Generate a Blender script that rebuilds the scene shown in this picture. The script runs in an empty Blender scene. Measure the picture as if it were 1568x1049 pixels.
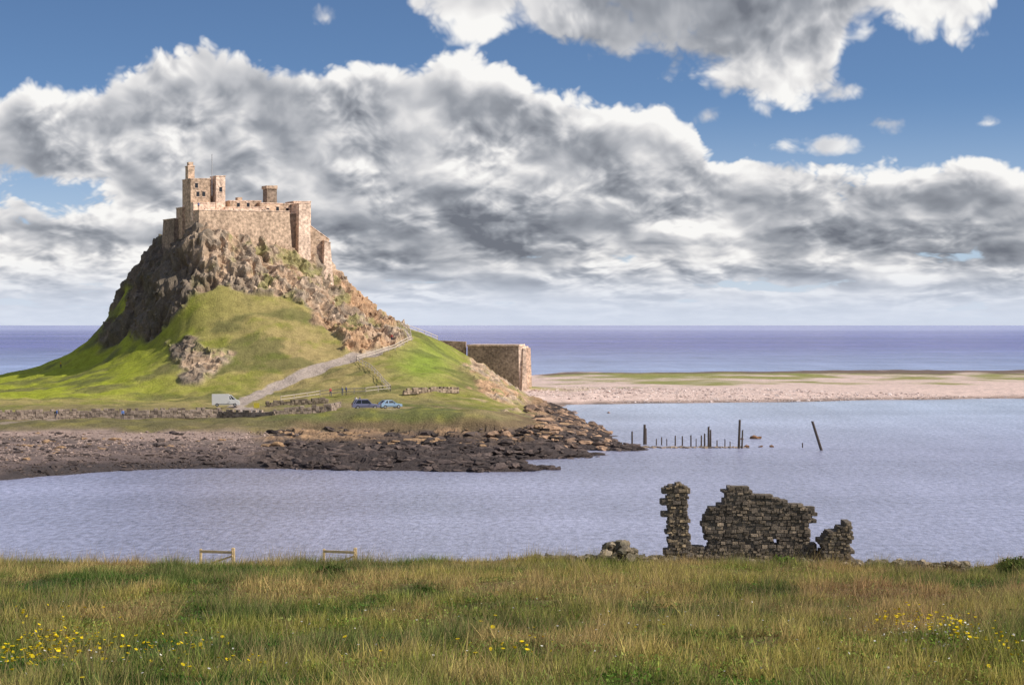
import bpy, bmesh, math, random
import numpy as np
from mathutils import Vector, Matrix
random.seed(7); rng=np.random.default_rng(11)
F=2926.0; CZ=20.0
def PX(px,Y): return (px-784.0)/F*Y
def PZ(py,Y): return CZ+(497.0-py)/F*Y
def YW(py,z): return (CZ-z)*F/(py-497.0)
sc=bpy.context.scene
try:
    sc.view_settings.view_transform='Standard'; sc.view_settings.look='None'; sc.view_settings.exposure=0
except Exception: pass
# ---------------- numpy noise
def _h(ix,iy,iz,s=0):
    n=(ix.astype(np.int64)*374761393+iy.astype(np.int64)*668265263+iz.astype(np.int64)*2147483647+s*974634777)&0xffffffff
    n=((n^(n>>13))*1274126177)&0xffffffff
    n=((n^(n>>16))*2246822519)&0xffffffff
    n=n^(n>>15)
    return (n&0xffffff)/float(0xffffff)
def vnoise(x,y,z,s=0):
    x,y,z=np.broadcast_arrays(np.asarray(x,float),np.asarray(y,float),np.asarray(z,float))
    ix,iy,iz=np.floor(x),np.floor(y),np.floor(z)
    fx,fy,fz=x-ix,y-iy,z-iz
    fx=fx*fx*(3-2*fx);fy=fy*fy*(3-2*fy);fz=fz*fz*(3-2*fz)
    r=0
    for a in (0,1):
        for b in (0,1):
            for c in (0,1):
                w=(fx if a else 1-fx)*(fy if b else 1-fy)*(fz if c else 1-fz)
                r=r+w*_h(ix+a,iy+b,iz+c,s)
    return r
def fbm(x,y,z=0.0,o=4,s=0):
    r=0;a=.5;t=0
    for i in range(o):
        k=2.03**i
        r=r+a*vnoise(np.asarray(x)*k+i*17.3,np.asarray(y)*k+i*5.1,np.asarray(z)*k,s+i); t+=a; a*=.5
    return r/t
def worley(x,y,z,s=0):
    ix,iy,iz=np.floor(x),np.floor(y),np.floor(z)
    best=np.full(x.shape,9.0);sec=np.full(x.shape,9.0);cid=np.zeros(x.shape)
    for a in (-1,0,1):
        for b in (-1,0,1):
            for c in (-1,0,1):
                jx,jy,jz=ix+a,iy+b,iz+c
                d=np.sqrt((jx+_h(jx,jy,jz,s)-x)**2+(jy+_h(jx,jy,jz,s+1)-y)**2+(jz+_h(jx,jy,jz,s+2)-z)**2)
                v=_h(jx,jy,jz,s+3)
                m=d<best
                sec=np.where(m,best,np.minimum(sec,d)); cid=np.where(m,v,cid); best=np.where(m,d,best)
    return best,sec,cid
def sstep(a,b,x):
    t=np.clip((x-a)/(b-a),0,1); return t*t*(3-2*t)
def inpoly(px,py,poly):
    r=np.zeros(px.shape,bool); n=len(poly)
    for i in range(n):
        x1,y1=poly[i];x2,y2=poly[(i+1)%n]
        if y1==y2: continue
        c=((y1>py)!=(y2>py))&(px<(x2-x1)*(py-y1)/(y2-y1)+x1)
        r^=c
    return r
def distpoly(x,y,pts):
    d=np.full(x.shape,1e9)
    for (x1,y1),(x2,y2) in zip(pts[:-1],pts[1:]):
        dx,dy=x2-x1,y2-y1
        t=np.clip(((x-x1)*dx+(y-y1)*dy)/(dx*dx+dy*dy+1e-9),0,1)
        d=np.minimum(d,np.hypot(x-x1-t*dx,y-y1-t*dy))
    return d
# ---------------- materials
def newmat(name):
    m=bpy.data.materials.new(name); m.use_nodes=True
    nt=m.node_tree; b=nt.nodes['Principled BSDF']; return m,nt,b
def mat_simple(name,col,rough=.8,metal=0,var=.25,scale=6.0,bump=0.0,spec=None):
    m,nt,b=newmat(name); N=nt.nodes;L=nt.links
    tc=N.new('ShaderNodeTexCoord'); no=N.new('ShaderNodeTexNoise'); no.inputs['Scale'].default_value=scale; no.inputs['Detail'].default_value=3
    L.new(tc.outputs['Object'],no.inputs['Vector'])
    r=N.new('ShaderNodeMapRange'); r.inputs['From Min'].default_value=.3;r.inputs['From Max'].default_value=.7
    r.inputs['To Min'].default_value=1-var;r.inputs['To Max'].default_value=1+var; L.new(no.outputs['Fac'],r.inputs['Value'])
    mx=N.new('ShaderNodeVectorMath'); mx.operation='SCALE'; mx.inputs[0].default_value=col; L.new(r.outputs[0],mx.inputs['Scale'])
    L.new(mx.outputs[0],b.inputs['Base Color']); b.inputs['Roughness'].default_value=rough; b.inputs['Metallic'].default_value=metal
    if spec is not None: b.inputs['Specular IOR Level'].default_value=spec
    if bump>0:
        bp=N.new('ShaderNodeBump'); bp.inputs['Strength'].default_value=.7; bp.inputs['Distance'].default_value=bump
        L.new(no.outputs['Fac'],bp.inputs['Height']); L.new(bp.outputs[0],b.inputs['Normal'])
    return m
def mat_attr(name,rough=.95,s1=.6,s2=4.0,var=.35,bump=.15,transl=0.0,det=5):
    m,nt,b=newmat(name); N=nt.nodes;L=nt.links
    at=N.new('ShaderNodeAttribute'); at.attribute_name='Col'
    tc=N.new('ShaderNodeTexCoord')
    n1=N.new('ShaderNodeTexNoise'); n1.inputs['Scale'].default_value=s1; n1.inputs['Detail'].default_value=det;n1.inputs['Roughness'].default_value=.7
    L.new(tc.outputs['Object'],n1.inputs['Vector'])
    if s2:
        n2=N.new('ShaderNodeTexNoise'); n2.inputs['Scale'].default_value=s2; n2.inputs['Detail'].default_value=3;n2.inputs['Roughness'].default_value=.7
        L.new(tc.outputs['Object'],n2.inputs['Vector'])
        ad=N.new('ShaderNodeMath');ad.operation='ADD';L.new(n1.outputs['Fac'],ad.inputs[0]);L.new(n2.outputs['Fac'],ad.inputs[1]); fo=ad.outputs[0]; k=1.0
    else: fo=n1.outputs['Fac']; k=.5
    r=N.new('ShaderNodeMapRange'); r.inputs['From Min'].default_value=.7*k;r.inputs['From Max'].default_value=1.3*k
    r.inputs['To Min'].default_value=1-var;r.inputs['To Max'].default_value=1+var; L.new(fo,r.inputs['Value'])
    mx=N.new('ShaderNodeVectorMath'); mx.operation='SCALE'; L.new(at.outputs['Color'],mx.inputs[0]); L.new(r.outputs[0],mx.inputs['Scale'])
    L.new(mx.outputs[0],b.inputs['Base Color']); b.inputs['Roughness'].default_value=rough; b.inputs['Specular IOR Level'].default_value=.2
    if bump>0:
        bp=N.new('ShaderNodeBump'); bp.inputs['Strength'].default_value=.8; bp.inputs['Distance'].default_value=bump
        L.new(fo,bp.inputs['Height']); L.new(bp.outputs[0],b.inputs['Normal'])
    if transl>0:
        df=N.new('ShaderNodeBsdfDiffuse'); L.new(mx.outputs[0],df.inputs['Color'])
        t=N.new('ShaderNodeBsdfTranslucent'); L.new(mx.outputs[0],t.inputs['Color'])
        ms=N.new('ShaderNodeMixShader'); ms.inputs[0].default_value=transl
        L.new(df.outputs[0],ms.inputs[1]);L.new(t.outputs[0],ms.inputs[2]); L.new(ms.outputs[0],N['Material Output'].inputs['Surface'])
    return m
def mat_masonry(name,c1,c2,dark,scale=1.0):
    m,nt,b=newmat(name); N=nt.nodes;L=nt.links
    tc=N.new('ShaderNodeTexCoord')
    sp=N.new('ShaderNodeSeparateXYZ'); L.new(tc.outputs['Object'],sp.inputs[0])
    ad=N.new('ShaderNodeMath');ad.operation='ADD';L.new(sp.outputs[0],ad.inputs[0]);L.new(sp.outputs[1],ad.inputs[1])
    cb=N.new('ShaderNodeCombineXYZ');L.new(ad.outputs[0],cb.inputs[0]);L.new(sp.outputs[2],cb.inputs[1])
    n2=N.new('ShaderNodeTexNoise'); n2.inputs['Scale'].default_value=1.6; n2.inputs['Detail'].default_value=4
    L.new(tc.outputs['Object'],n2.inputs['Vector'])
    wp=N.new('ShaderNodeVectorMath'); wp.operation='MULTIPLY_ADD'; L.new(n2.outputs['Color'],wp.inputs[0]); wp.inputs[1].default_value=(.35,.3,0); L.new(cb.outputs[0],wp.inputs[2])
    br=N.new('ShaderNodeTexBrick'); br.inputs['Scale'].default_value=scale; br.inputs['Color1'].default_value=(*c1,1);br.inputs['Color2'].default_value=(*c2,1);br.inputs['Mortar'].default_value=(*dark,1)
    br.inputs['Brick Width'].default_value=.62;br.inputs['Row Height'].default_value=.3;br.inputs['Mortar Size'].default_value=.022;br.inputs['Bias'].default_value=0
    L.new(wp.outputs[0],br.inputs['Vector'])
    n1=N.new('ShaderNodeTexNoise'); n1.inputs['Scale'].default_value=.22; n1.inputs['Detail'].default_value=9;n1.inputs['Roughness'].default_value=.8
    L.new(tc.outputs['Object'],n1.inputs['Vector'])
    s=N.new('ShaderNodeMath');s.operation='MULTIPLY';L.new(n1.outputs['Fac'],s.inputs[0]);L.new(n2.outputs['Fac'],s.inputs[1])
    r=N.new('ShaderNodeMapRange'); r.inputs['From Min'].default_value=.13;r.inputs['From Max'].default_value=.38
    r.inputs['To Min'].default_value=.45;r.inputs['To Max'].default_value=1.45; L.new(s.outputs[0],r.inputs['Value'])
    mx=N.new('ShaderNodeVectorMath'); mx.operation='SCALE'; L.new(br.outputs['Color'],mx.inputs[0]); L.new(r.outputs[0],mx.inputs['Scale'])
    L.new(mx.outputs[0],b.inputs['Base Color']); b.inputs['Roughness'].default_value=.95;b.inputs['Specular IOR Level'].default_value=.15
    bp=N.new('ShaderNodeBump'); bp.inputs['Strength'].default_value=.8; bp.inputs['Distance'].default_value=.15
    L.new(s.outputs[0],bp.inputs['Height']); L.new(bp.outputs[0],b.inputs['Normal'])
    return m
def link(o): sc.collection.objects.link(o); return o
def tri_mesh(name,V,Fc,C=None,mat=None,smooth=False,parent=None):
    me=bpy.data.meshes.new(name); V=np.ascontiguousarray(V,dtype=np.float32).reshape(-1,3); Fc=np.ascontiguousarray(Fc,dtype=np.int32)
    k=Fc.shape[1]; nF=len(Fc)
    me.vertices.add(len(V)); me.vertices.foreach_set('co',V.ravel())
    me.loops.add(nF*k); me.loops.foreach_set('vertex_index',Fc.ravel())
    me.polygons.add(nF); me.polygons.foreach_set('loop_start',np.arange(0,nF*k,k,dtype=np.int32))
    sm=np.full(nF,smooth,bool) if np.isscalar(smooth) else smooth
    me.update(calc_edges=True)
    me.polygons.foreach_set('use_smooth',sm)
    if C is not None:
        a=me.color_attributes.new('Col','FLOAT_COLOR','POINT')
        c=np.ones((len(V),4),np.float32); c[:,:3]=C; a.data.foreach_set('color',c.ravel())
    if mat: me.materials.append(mat)
    me.validate(); me.update()
    o=bpy.data.objects.new(name,me); link(o)
    if parent: o.parent=parent
    return o
def empty(name):
    e=bpy.data.objects.new(name,None); return link(e)
def base_from_bm(bm):
    bmesh.ops.triangulate(bm,faces=bm.faces[:]); bm.verts.ensure_lookup_table()
    V=np.array([v.co[:] for v in bm.verts]); Fc=np.array([[v.index for v in f.verts] for f in bm.faces]); bm.free(); return V,Fc
def ico(sub,s,amp=.35):
    bm=bmesh.new(); bmesh.ops.create_icosphere(bm,subdivisions=sub,radius=1); V,Fc=base_from_bm(bm)
    n=fbm(V[:,0]*1.3+s*9.1,V[:,1]*1.3,V[:,2]*1.3,2,s)
    b,se,c=worley(V[:,0]*.9+s*3.3+5,V[:,1]*.9+5,V[:,2]*.9+5,s)
    return V*(1-amp*.5+amp*(n[:,None]-.5)*2+amp*(c[:,None]-.5)),Fc
def rbox(o=.08):
    bm=bmesh.new(); bmesh.ops.create_cube(bm,size=1); bmesh.ops.bevel(bm,geom=bm.edges[:],offset=o,segments=1,affect='EDGES'); return base_from_bm(bm)
def instances(bases,pos,scl,rot,cols,which):
    VV=[];FF=[];CC=[];off=0
    for i,(bV,bF) in enumerate(bases):
        m=which==i; n=m.sum()
        if n==0: continue
        v=bV[None]*scl[m][:,None,:]
        R=rot[m]; v=np.einsum('nij,nkj->nki',R,v)+pos[m][:,None,:]
        VV.append(v.reshape(-1,3)); FF.append((bF[None]+(np.arange(n)*len(bV))[:,None,None]+off).reshape(-1,3))
        CC.append(np.repeat(cols[m],len(bV),axis=0)); off+=n*len(bV)
    return np.concatenate(VV),np.concatenate(FF),np.concatenate(CC)
def rotz(a,tilt=0.0):
    n=len(a); R=np.zeros((n,3,3)); c,s=np.cos(a),np.sin(a)
    R[:,0,0]=c;R[:,0,1]=-s;R[:,1,0]=s;R[:,1,1]=c;R[:,2,2]=1
    if tilt>0:
        t=rng.normal(0,tilt,n); T=np.zeros((n,3,3)); T[:,0,0]=1;T[:,1,1]=np.cos(t);T[:,1,2]=-np.sin(t);T[:,2,1]=np.sin(t);T[:,2,2]=np.cos(t)
        R=np.einsum('nij,njk->nik',R,T)
    return R
# ---------------- terrain control
CP=[]
def W(px,py,z): Y=YW(py,z); CP.append((PX(px,Y),Y,z))
def C(px,py,Y): CP.append((PX(px,Y),Y,PZ(py,Y)))
shore=[(-300,741),(-100,738),(0,735),(100,727),(200,720),(300,717),(400,717),(500,719),(600,720),(700,722),(790,722),(805,712),(850,702),(900,695),(935,690),(975,686)]
for p in shore: W(*p,0); 
for px,py in shore[:11]: W(px,py+22,-1.6)
for px,py in shore[:8]: W(px,py-9,.6); W(px,py-22,1.25)
for px,py in shore[8:11]: W(px,py-9,.6)
for px,py in [(830,728),(900,712),(960,702),(1010,695)]: W(px,py,-2)
for p in [(985,681),(930,667),(900,650),(872,640)]: W(*p,0)
for p in [(1010,672),(950,655),(925,640)]: W(*p,-1.5)
for px,py in [(835,624),(900,621),(1000,619),(1200,616),(1400,612),(1568,610),(1900,606),(2600,602)]:
    W(px,py,0)
    if px>850: W(px,py+9,-1.5)
    if px>=900:
        X=PX(px,YW(py,0)); Y0=YW(py,0)
        CP.append((X,Y0+18,2.2)); CP.append((X,Y0+50,2.8)); CP.append((X,Y0+120,3.1)); CP.append((X,Y0+180,3.5)); CP.append((X,Y0+215,-.5)); CP.append((X,Y0+250,-3))
for px,py in [(1000,650),(1300,640),(1568,650),(2000,640),(1300,700),(0,800),(400,800),(800,800),(1200,760),(1600,760)]: W(px,py,-3)
for px in (-400,-150,0,100,200,300,400): W(px,668,2.4); W(px,656,3.4); W(px,640,4); W(px,618,4.7)
for px in (470,550,630,700,760): W(px,690,1.2); W(px,675,1.8); W(px,660,2.6); W(px,650,3.6);W(px,637,5)
for px,py,z in [(540,628,5.1),(620,628,5.1),(700,625,5.3),(750,632,4.6),(820,640,3),(860,655,2),(895,672,1.3),(940,682,.6),(800,665,2),(850,680,1.3),(780,690,1.2),(470,640,4.6),(800,622,3.4),(480,620,5),(420,640,4.4)]: W(px,py,z)
for p in [(-300,590,440),(0,600,426),(0,576,450),(-200,583,460),(60,566,450),(100,553,450),(170,527,447),(100,600,400),(250,610,390),(150,575,420),(200,560,420),(250,530,425),(245,500,431),(185,518,445),
 (320,447,429),(400,455,429),(460,480,425),(280,470,428),(350,500,418),(280,540,412),(350,550,407),(350,600,391),(450,580,400),(450,530,412),(500,500,422),(520,520,418),(600,560,400),(600,600,374),(560,600,376),(650,560,405),(650,595,380),(700,560,415),(700,600,385),
 (650,515,440),(700,534,452),(735,568,445),(760,594,430),(800,610,425),(800,602,490),(740,575,470),(660,525,470),
 (385,612,384),(420,592,396),(470,572,402),(520,556,408),(560,542,414),(600,525,422),(618,512,430),(608,499,440),
 (242,372,455),(305,352,437.5),(350,362,442),(400,368,446),(443,380,450),(475,390,454),(510,422,457),(232,400,452),(222,430,450),(202,465,448),(184,500,446),
 (270,400,437),(330,400,435),(400,402,441),(450,412,446),(500,435,452),(250,440,436),(300,432,431),(400,432,434),(450,450,434),(500,470,436),(545,470,450),(550,500,430),(590,500,440),(545,458,458),(585,492,455),(230,470,438)]: C(*p)
for p in [(-66,455,42),(-72,460,41),(-55,462,40),(-80,472,36),(-88,462,36),(-90,474,26),(-60,484,30),(-97,474,14),(-40,480,18),(-25,480,11),(-60,520,4),(-100,510,5),(-20,515,4),(0,515,3.5),(20,520,3),(-160,500,5),(-220,480,6),(-400,480,5),(-400,440,6),(-60,560,2),(-150,550,2),(20,600,3),(40,570,3),(20,680,3),(-300,540,2),(-60,600,-1),(-150,580,-1),(-300,570,-1),(-600,560,-1),(-900,500,2),(-900,400,4),(-900,300,2),(-900,240,-3),(-30,640,0),(-50,680,-2),(-250,640,-3),(900,720,0),(1100,680,3),(1100,500,-3),(800,300,-4)]: CP.append(p)
CP=np.array(CP,float)
def K(r): return np.sqrt(r*r+4.0)
d=np.hypot(CP[:,None,0]-CP[None,:,0],CP[:,None,1]-CP[None,:,1])
A=K(d)+np.eye(len(CP))*(-.35)
NCP=len(CP); AA=np.zeros((NCP+1,NCP+1)); AA[:NCP,:NCP]=A; AA[:NCP,NCP]=1; AA[NCP,:NCP]=1
sol=np.linalg.solve(AA,np.append(CP[:,2],0))
def H0(x,y):
    x=np.asarray(x,float);y=np.asarray(y,float); sh=x.shape; x=x.ravel();y=y.ravel(); out=np.empty(x.shape)
    for i in range(0,len(x),20000):
        dd=np.hypot(x[i:i+20000,None]-CP[None,:,0],y[i:i+20000,None]-CP[None,:,1]); out[i:i+20000]=K(dd)@sol[:NCP]+sol[NCP]
    return out.reshape(sh)
def hz(x,y): return float(H0(np.array([x]),np.array([y]))[0])
ar=np.arange
xs=np.concatenate([ar(-900,-180,15),ar(-180,-114,1.5),ar(-114,2,.36),ar(2,50,.7),ar(50,200,2.5),ar(200,1100,25)])
ys=np.concatenate([ar(232,312,.6),ar(312,385,.9),ar(385,466,.33),ar(466,530,1.2),ar(530,760,3)])
GX,GY=np.meshgrid(xs,ys); GZ=H0(GX,GY)
nx,ny=len(xs),len(ys)
gy,gx=np.gradient(GZ,ys,xs)
PXs=784+F*GX/GY; PYs=497-(GZ-CZ)*F/GY
jit=(fbm(GX*.12,GY*.12,GZ*.12,4,3)-.5)*70
jit2=(fbm(GX*.12+50,GY*.12,GZ*.12,4,8)-.5)*60
jx,jy=PXs+jit,PYs+jit2
rock=inpoly(jx,jy,[(150,530),(225,340),(320,300),(520,380),(612,492),(590,525),(560,532),(535,535),(515,505),(480,484),(440,466),(390,446),(330,442),(285,462),(268,490),(240,503),(200,522)])&(GY>405)&(GY<500)
rock|=inpoly(jx,jy,[(262,520),(300,512),(348,540),(338,572),(285,580),(262,555)])&(GY>380)&(GY<440)
rock|=inpoly(jx,jy,[(700,568),(722,562),(765,584),(825,612),(780,622),(715,600)])&(GY>350)&(GY<470)
rock|=inpoly(jx,jy,[(470,482),(512,488),(545,505),(575,530),(520,540),(500,512)])&(GY>400)&(GY<450)
rock|=(GY>462)&(GY<520)&(GX>-105)&(GX<-25)&(GZ>8)
rk=rock.astype(float)
for _ in range(3):
    rk[1:-1,1:-1]=(rk[1:-1,1:-1]*2+rk[:-2,1:-1]+rk[2:,1:-1]+rk[1:-1,:-2]+rk[1:-1,2:])/6
nz=(fbm(GX*.07,GY*.07,0,4,21)-.5)
shorez=GZ+nz*2.0
shm=(1-sstep(2.7,3.5,shorez))*((GY<372)|(GX>-6))
shrock=shm*sstep(390,470,PXs+nz*180)*(GY<460)
Nl=np.sqrt(gx**2+gy**2+1); NX,NY,NZ=-gx/Nl,-gy/Nl,1/Nl
def ridge(x,y,z,o,s): return 1-np.abs(2*fbm(x,y,z,o,s)-1)*2.2
b1,b2,cid=worley(GX*.38+GZ*.05,GY*.38,GZ*.16,5)
c1,c2,cid2=worley(GX*1.0+GZ*.15,GY*1.0,GZ*.45,15)
rg1=ridge(GX*.16,GY*.16,GZ*.05,4,31); rg2=ridge(GX*.45,GY*.45,GZ*.14,3,36)
amp=.85-.45*sstep(660,700,PXs)-.35*((PYs>508)&(PXs<360)&(PXs>250))
dis=rk*amp*((rg1-.45)*2.8+(rg2-.4)*1.1+(cid-.5)*1.4+(cid2-.5)*.85)
DX=GX+NX*dis*.95; DY=GY+NY*dis*.95; DZ=GZ+NZ*dis*rk
w1,w2,wid=worley(GX*.28,GY*.5,GZ*.3,45)
DZ+=shrock*((wid-.5)*1.1+(cid2-.5)*.45+nz*1.2)*sstep(-.2,1.2,GZ)
DZ+=(1-rk)*(1-shm)*(fbm(GX*.2,GY*.2,0,4,77)-.5)*np.where(GY<480,1.4,.5)+shm*(1-shrock)*(fbm(GX*.5,GY*.5,0,3,78)-.5)*.35
# colours
def mixc(c,col,m): return c*(1-m[...,None])+np.array(col)*m[...,None]
g1=fbm(GX*.05,GY*.05,0,5,51); g2=fbm(GX*.35,GY*.35,GZ*.3,4,52); g3=fbm(GX*.11,GY*.16,GZ*.1,5,57)
col=np.zeros(GX.shape+(3,))+np.array([.225,.22,.05])
col=mixc(col,(.35,.275,.115),sstep(.40,.60,g1*.5+g2*.5)*.85)
bright=np.exp(-((PXs-100)/180)**2)*sstep(640,600,PYs)*sstep(380,400,GY)
col=mixc(col,(.30,.33,.03),np.clip(bright*1.3,0,1)*sstep(.75,.4,g3))
b2m=np.exp(-((PXs-650)/45)**2-((PYs-555)/30)**2); col=mixc(col,(.23,.31,.04),b2m*.9)
col=mixc(col,(.38,.29,.13),np.exp(-((PXs-450)/80)**2-((PYs-540)/45)**2)*.9*sstep(.25,.5,g2))
col=mixc(col,(.10,.115,.035),sstep(.50,.62,g3)*.6)
col=mixc(col,(.12,.13,.045),sstep(375,350,GY)*sstep(.35,.55,g2)*.85)
col=mixc(col,(.28,.21,.11),sstep(375,350,GY)*sstep(.42,.58,g1)*.7)
far=sstep(480,490,GY)*(GX>-4)
col=mixc(col,(.24,.25,.07),far); col=mixc(col,(.32,.28,.11),far*sstep(.45,.6,g3)*.6)
col=mixc(col,(.17,.125,.10),far*sstep(635,655,GY+nz*30-(GX*.02)))
path=[(PX(a,Y),Y) for a,_,Y in [(378,618,379),(385,612,384),(420,592,396),(470,572,402),(520,556,408),(560,542,414),(600,525,422),(618,512,430),(608,499,440)]]
pm=sstep(2.3,1.7,distpoly(GX,GY,path)+(g2-.5)*1.4)
track=[(PX(p,YW(q,z)),YW(q,z)) for p,q,z in [(-400,662,3.5),(0,650,3.7),(60,645,3.9),(110,640,4),(330,634,4.2),(400,634,4.4),(520,630,5),(600,629,5.1)]]
track2=[(PX(378,379),379),(PX(360,360),360),(PX(400,YW(634,4.4)),YW(634,4.4))]
pm=np.maximum(pm,.8*sstep(1.9,1.0,distpoly(GX,GY,track)+(g2-.5)*1.8)); pm=np.maximum(pm,sstep(1.9,1.3,distpoly(GX,GY,track2)))
col=mixc(col,(.42,.345,.295),pm*(1-rk))
rc=np.zeros(col.shape)+np.array([.48,.34,.23])
rc=mixc(rc,(.30,.235,.175),sstep(.35,.75,cid)); rc=mixc(rc,(.62,.46,.33),sstep(.65,.9,cid2)*.7)
rc=mixc(rc,(.50,.30,.165),sstep(420,520,PXs)*sstep(.42,.58,g3)*.7)
rc=mixc(rc,(.28,.26,.10),sstep(.52,.64,fbm(GX*.25,GY*.25,GZ*.2,4,91))*sstep(.75,.35,np.hypot(gx,gy)/4)*.8)
rc=mixc(rc,(.11,.095,.08),sstep(345,250,PXs+(g3-.5)*120)*.85)  # shadow on the crag's left flank painted into the rock colour
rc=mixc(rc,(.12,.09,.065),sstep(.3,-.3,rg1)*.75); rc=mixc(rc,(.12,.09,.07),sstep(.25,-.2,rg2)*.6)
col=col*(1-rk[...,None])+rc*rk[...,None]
peb=np.zeros(col.shape)+np.array([.36,.265,.225]); peb=mixc(peb,(.19,.145,.125),sstep(.4,.6,fbm(GX*.08,GY*.5,0,4,59)))
peb=mixc(peb,(.12,.09,.085),sstep(2.1,1.4,shorez)*(GY<460)*.85);peb=mixc(peb,(.05,.042,.042),sstep(1.4,.8,shorez)*(GY<460)*.9)
farb=sstep(470,480,GY)
peb=mixc(peb,(.68,.52,.46),farb*sstep(.2,.9,GZ)*.9)
sr=np.zeros(col.shape)+np.array([.13,.095,.075]); sr=mixc(sr,(.34,.22,.13),sstep(.5,.8,wid)*sstep(1.4,2.6,shorez)); sr=mixc(sr,(.05,.04,.04),sstep(2.3,1.2,shorez)*.88)
sh=peb*(1-shrock[...,None])+sr*shrock[...,None]
col=col*(1-shm[...,None])+sh*shm[...,None]
cl=sstep(2.6,3.2,shorez)*sstep(4.6,3.8,shorez)*(GY<345); col=mixc(col,(.17,.12,.07),cl*(.45+.45*sstep(430,470,PXs)))
V=np.stack([DX,DY,DZ],-1).reshape(-1,3)
idx=np.arange(nx*ny).reshape(ny,nx)
Fq=np.stack([idx[:-1,:-1],idx[:-1,1:],idx[1:,1:],idx[1:,:-1]],-1).reshape(-1,4)
rf=(np.maximum(rk,shrock)[:-1,:-1]>.4).ravel()
M_ter=mat_attr('terrain_ground',s1=.5,s2=3.0,var=.36,bump=.28,det=6)
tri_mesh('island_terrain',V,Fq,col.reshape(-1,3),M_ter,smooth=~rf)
M_rock=mat_attr('boulder_rock',s1=2.5,s2=0,var=.35,bump=.08)
icos=[ico(2,i,.5) for i in range(4)]+[ico(1,i+9,.5) for i in range(4)]
pts=[];
def scatter(pxr,pyr,n,smin,smax,colf,flat=.55,minz=-.25,pw=2.2):
    px=rng.uniform(*pxr,n*3);Y=rng.uniform(*pyr,n*3); x=(px-784)/F*Y; z=H0(x,Y)
    k=(z>minz)&(z<3.0); x,Y,z,px=x[k][:n],Y[k][:n],z[k][:n],px[k][:n]
    s=smin*(smax/smin)**(rng.random(len(x))**pw)
    c=colf(px,Y,z,rng.random(len(x))); pts.append((np.stack([x,Y,z+s*.05],-1),np.stack([s*rng.uniform(.8,1.7,len(x)),s*rng.uniform(.7,1.1,len(x)),s*flat*rng.uniform(.7,1.2,len(x))],-1),c))
def cdark(px,Y,z,r):
    a=np.array([.045,.036,.034])+r[:,None]*np.array([.09,.065,.055]); o=(r>.72)&(z>1.5); a[o]=[.34,.22,.13]; return a
def cpeb(px,Y,z,r):
    a=np.array([.20,.15,.13])+r[:,None]*np.array([.28,.21,.18]); d=sstep(1.9,.9,z); return a*(1-.75*d[:,None])
scatter((-60,480),(250,310),700,.25,.9,cdark,flat=.4)
scatter((410,990),(255,350),3000,.3,1.5,cdark,flat=.42)
scatter((-60,520),(250,312),8000,.10,.38,cpeb)
scatter((740,930),(300,440),450,.4,1.6,lambda px,Y,z,r: np.array([.14,.10,.08])+r[:,None]*np.array([.30,.18,.1]),flat=.5)
scatter((810,1600),(485,520),2500,.2,.6,lambda px,Y,z,r: np.array([.45,.34,.3])+r[:,None]*.3,minz=.1)
ng=170; t=rng.random(ng); px=960+t*185+0; Y=YW(685,0)+rng.normal(0,.7,ng); x=(px-784)/F*Y; s=rng.uniform(.25,.75,ng)*(1-.3*t)
pts.append((np.stack([x,Y,np.full(ng,.0)],-1),np.stack([s,s,s*.6],-1),np.array([.16,.12,.09])+rng.random((ng,1))*np.array([[.2,.15,.1]])))
for px,py,s in [(1157,671,1.2),(1143,684,.7),(1165,684,.5),(1182,684,.6),(1136,672,.4),(932,632,.5),(862,634,1.0)]:
    Y=YW(py,0); pts.append((np.array([[PX(px,Y),Y,.1]]),np.array([[s*1.1,s,s*.6]]),np.array([[.24,.13,.07]])))
pos=np.concatenate([p[0] for p in pts]);scl=np.concatenate([p[1] for p in pts]);cc=np.concatenate([p[2] for p in pts])
wh=np.where(scl[:,0]>.8,rng.integers(0,4,len(pos)),rng.integers(4,8,len(pos)))
V,Fc,Cc=instances(icos,pos,scl,rotz(rng.uniform(0,6.28,len(pos)),.2),cc,wh); tri_mesh('shore_boulders',V,Fc,Cc,M_rock)
nb=350; px=rng.uniform(180,600,nb*6);Y=rng.uniform(408,458,nb*6);x=(px-784)/F*Y; ix=np.clip(np.searchsorted(xs,x),0,nx-1);iy=np.clip(np.searchsorted(ys,Y),0,ny-1)
k=(rk[iy,ix]>.6)&(DZ[iy,ix]<32); ix,iy=ix[k][:nb],iy[k][:nb]; pos=np.stack([DX[iy,ix],DY[iy,ix],DZ[iy,ix]],-1); s=rng.uniform(.25,.8,len(pos))**1.3
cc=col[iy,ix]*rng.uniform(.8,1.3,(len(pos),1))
V,Fc,Cc=instances(icos,pos,np.stack([s,s*.9,s*1.1],-1),rotz(rng.uniform(0,6.28,len(pos)),.3),cc,rng.integers(4,8,len(pos))); tri_mesh('crag_boulders',V,Fc,Cc,M_rock)

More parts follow.
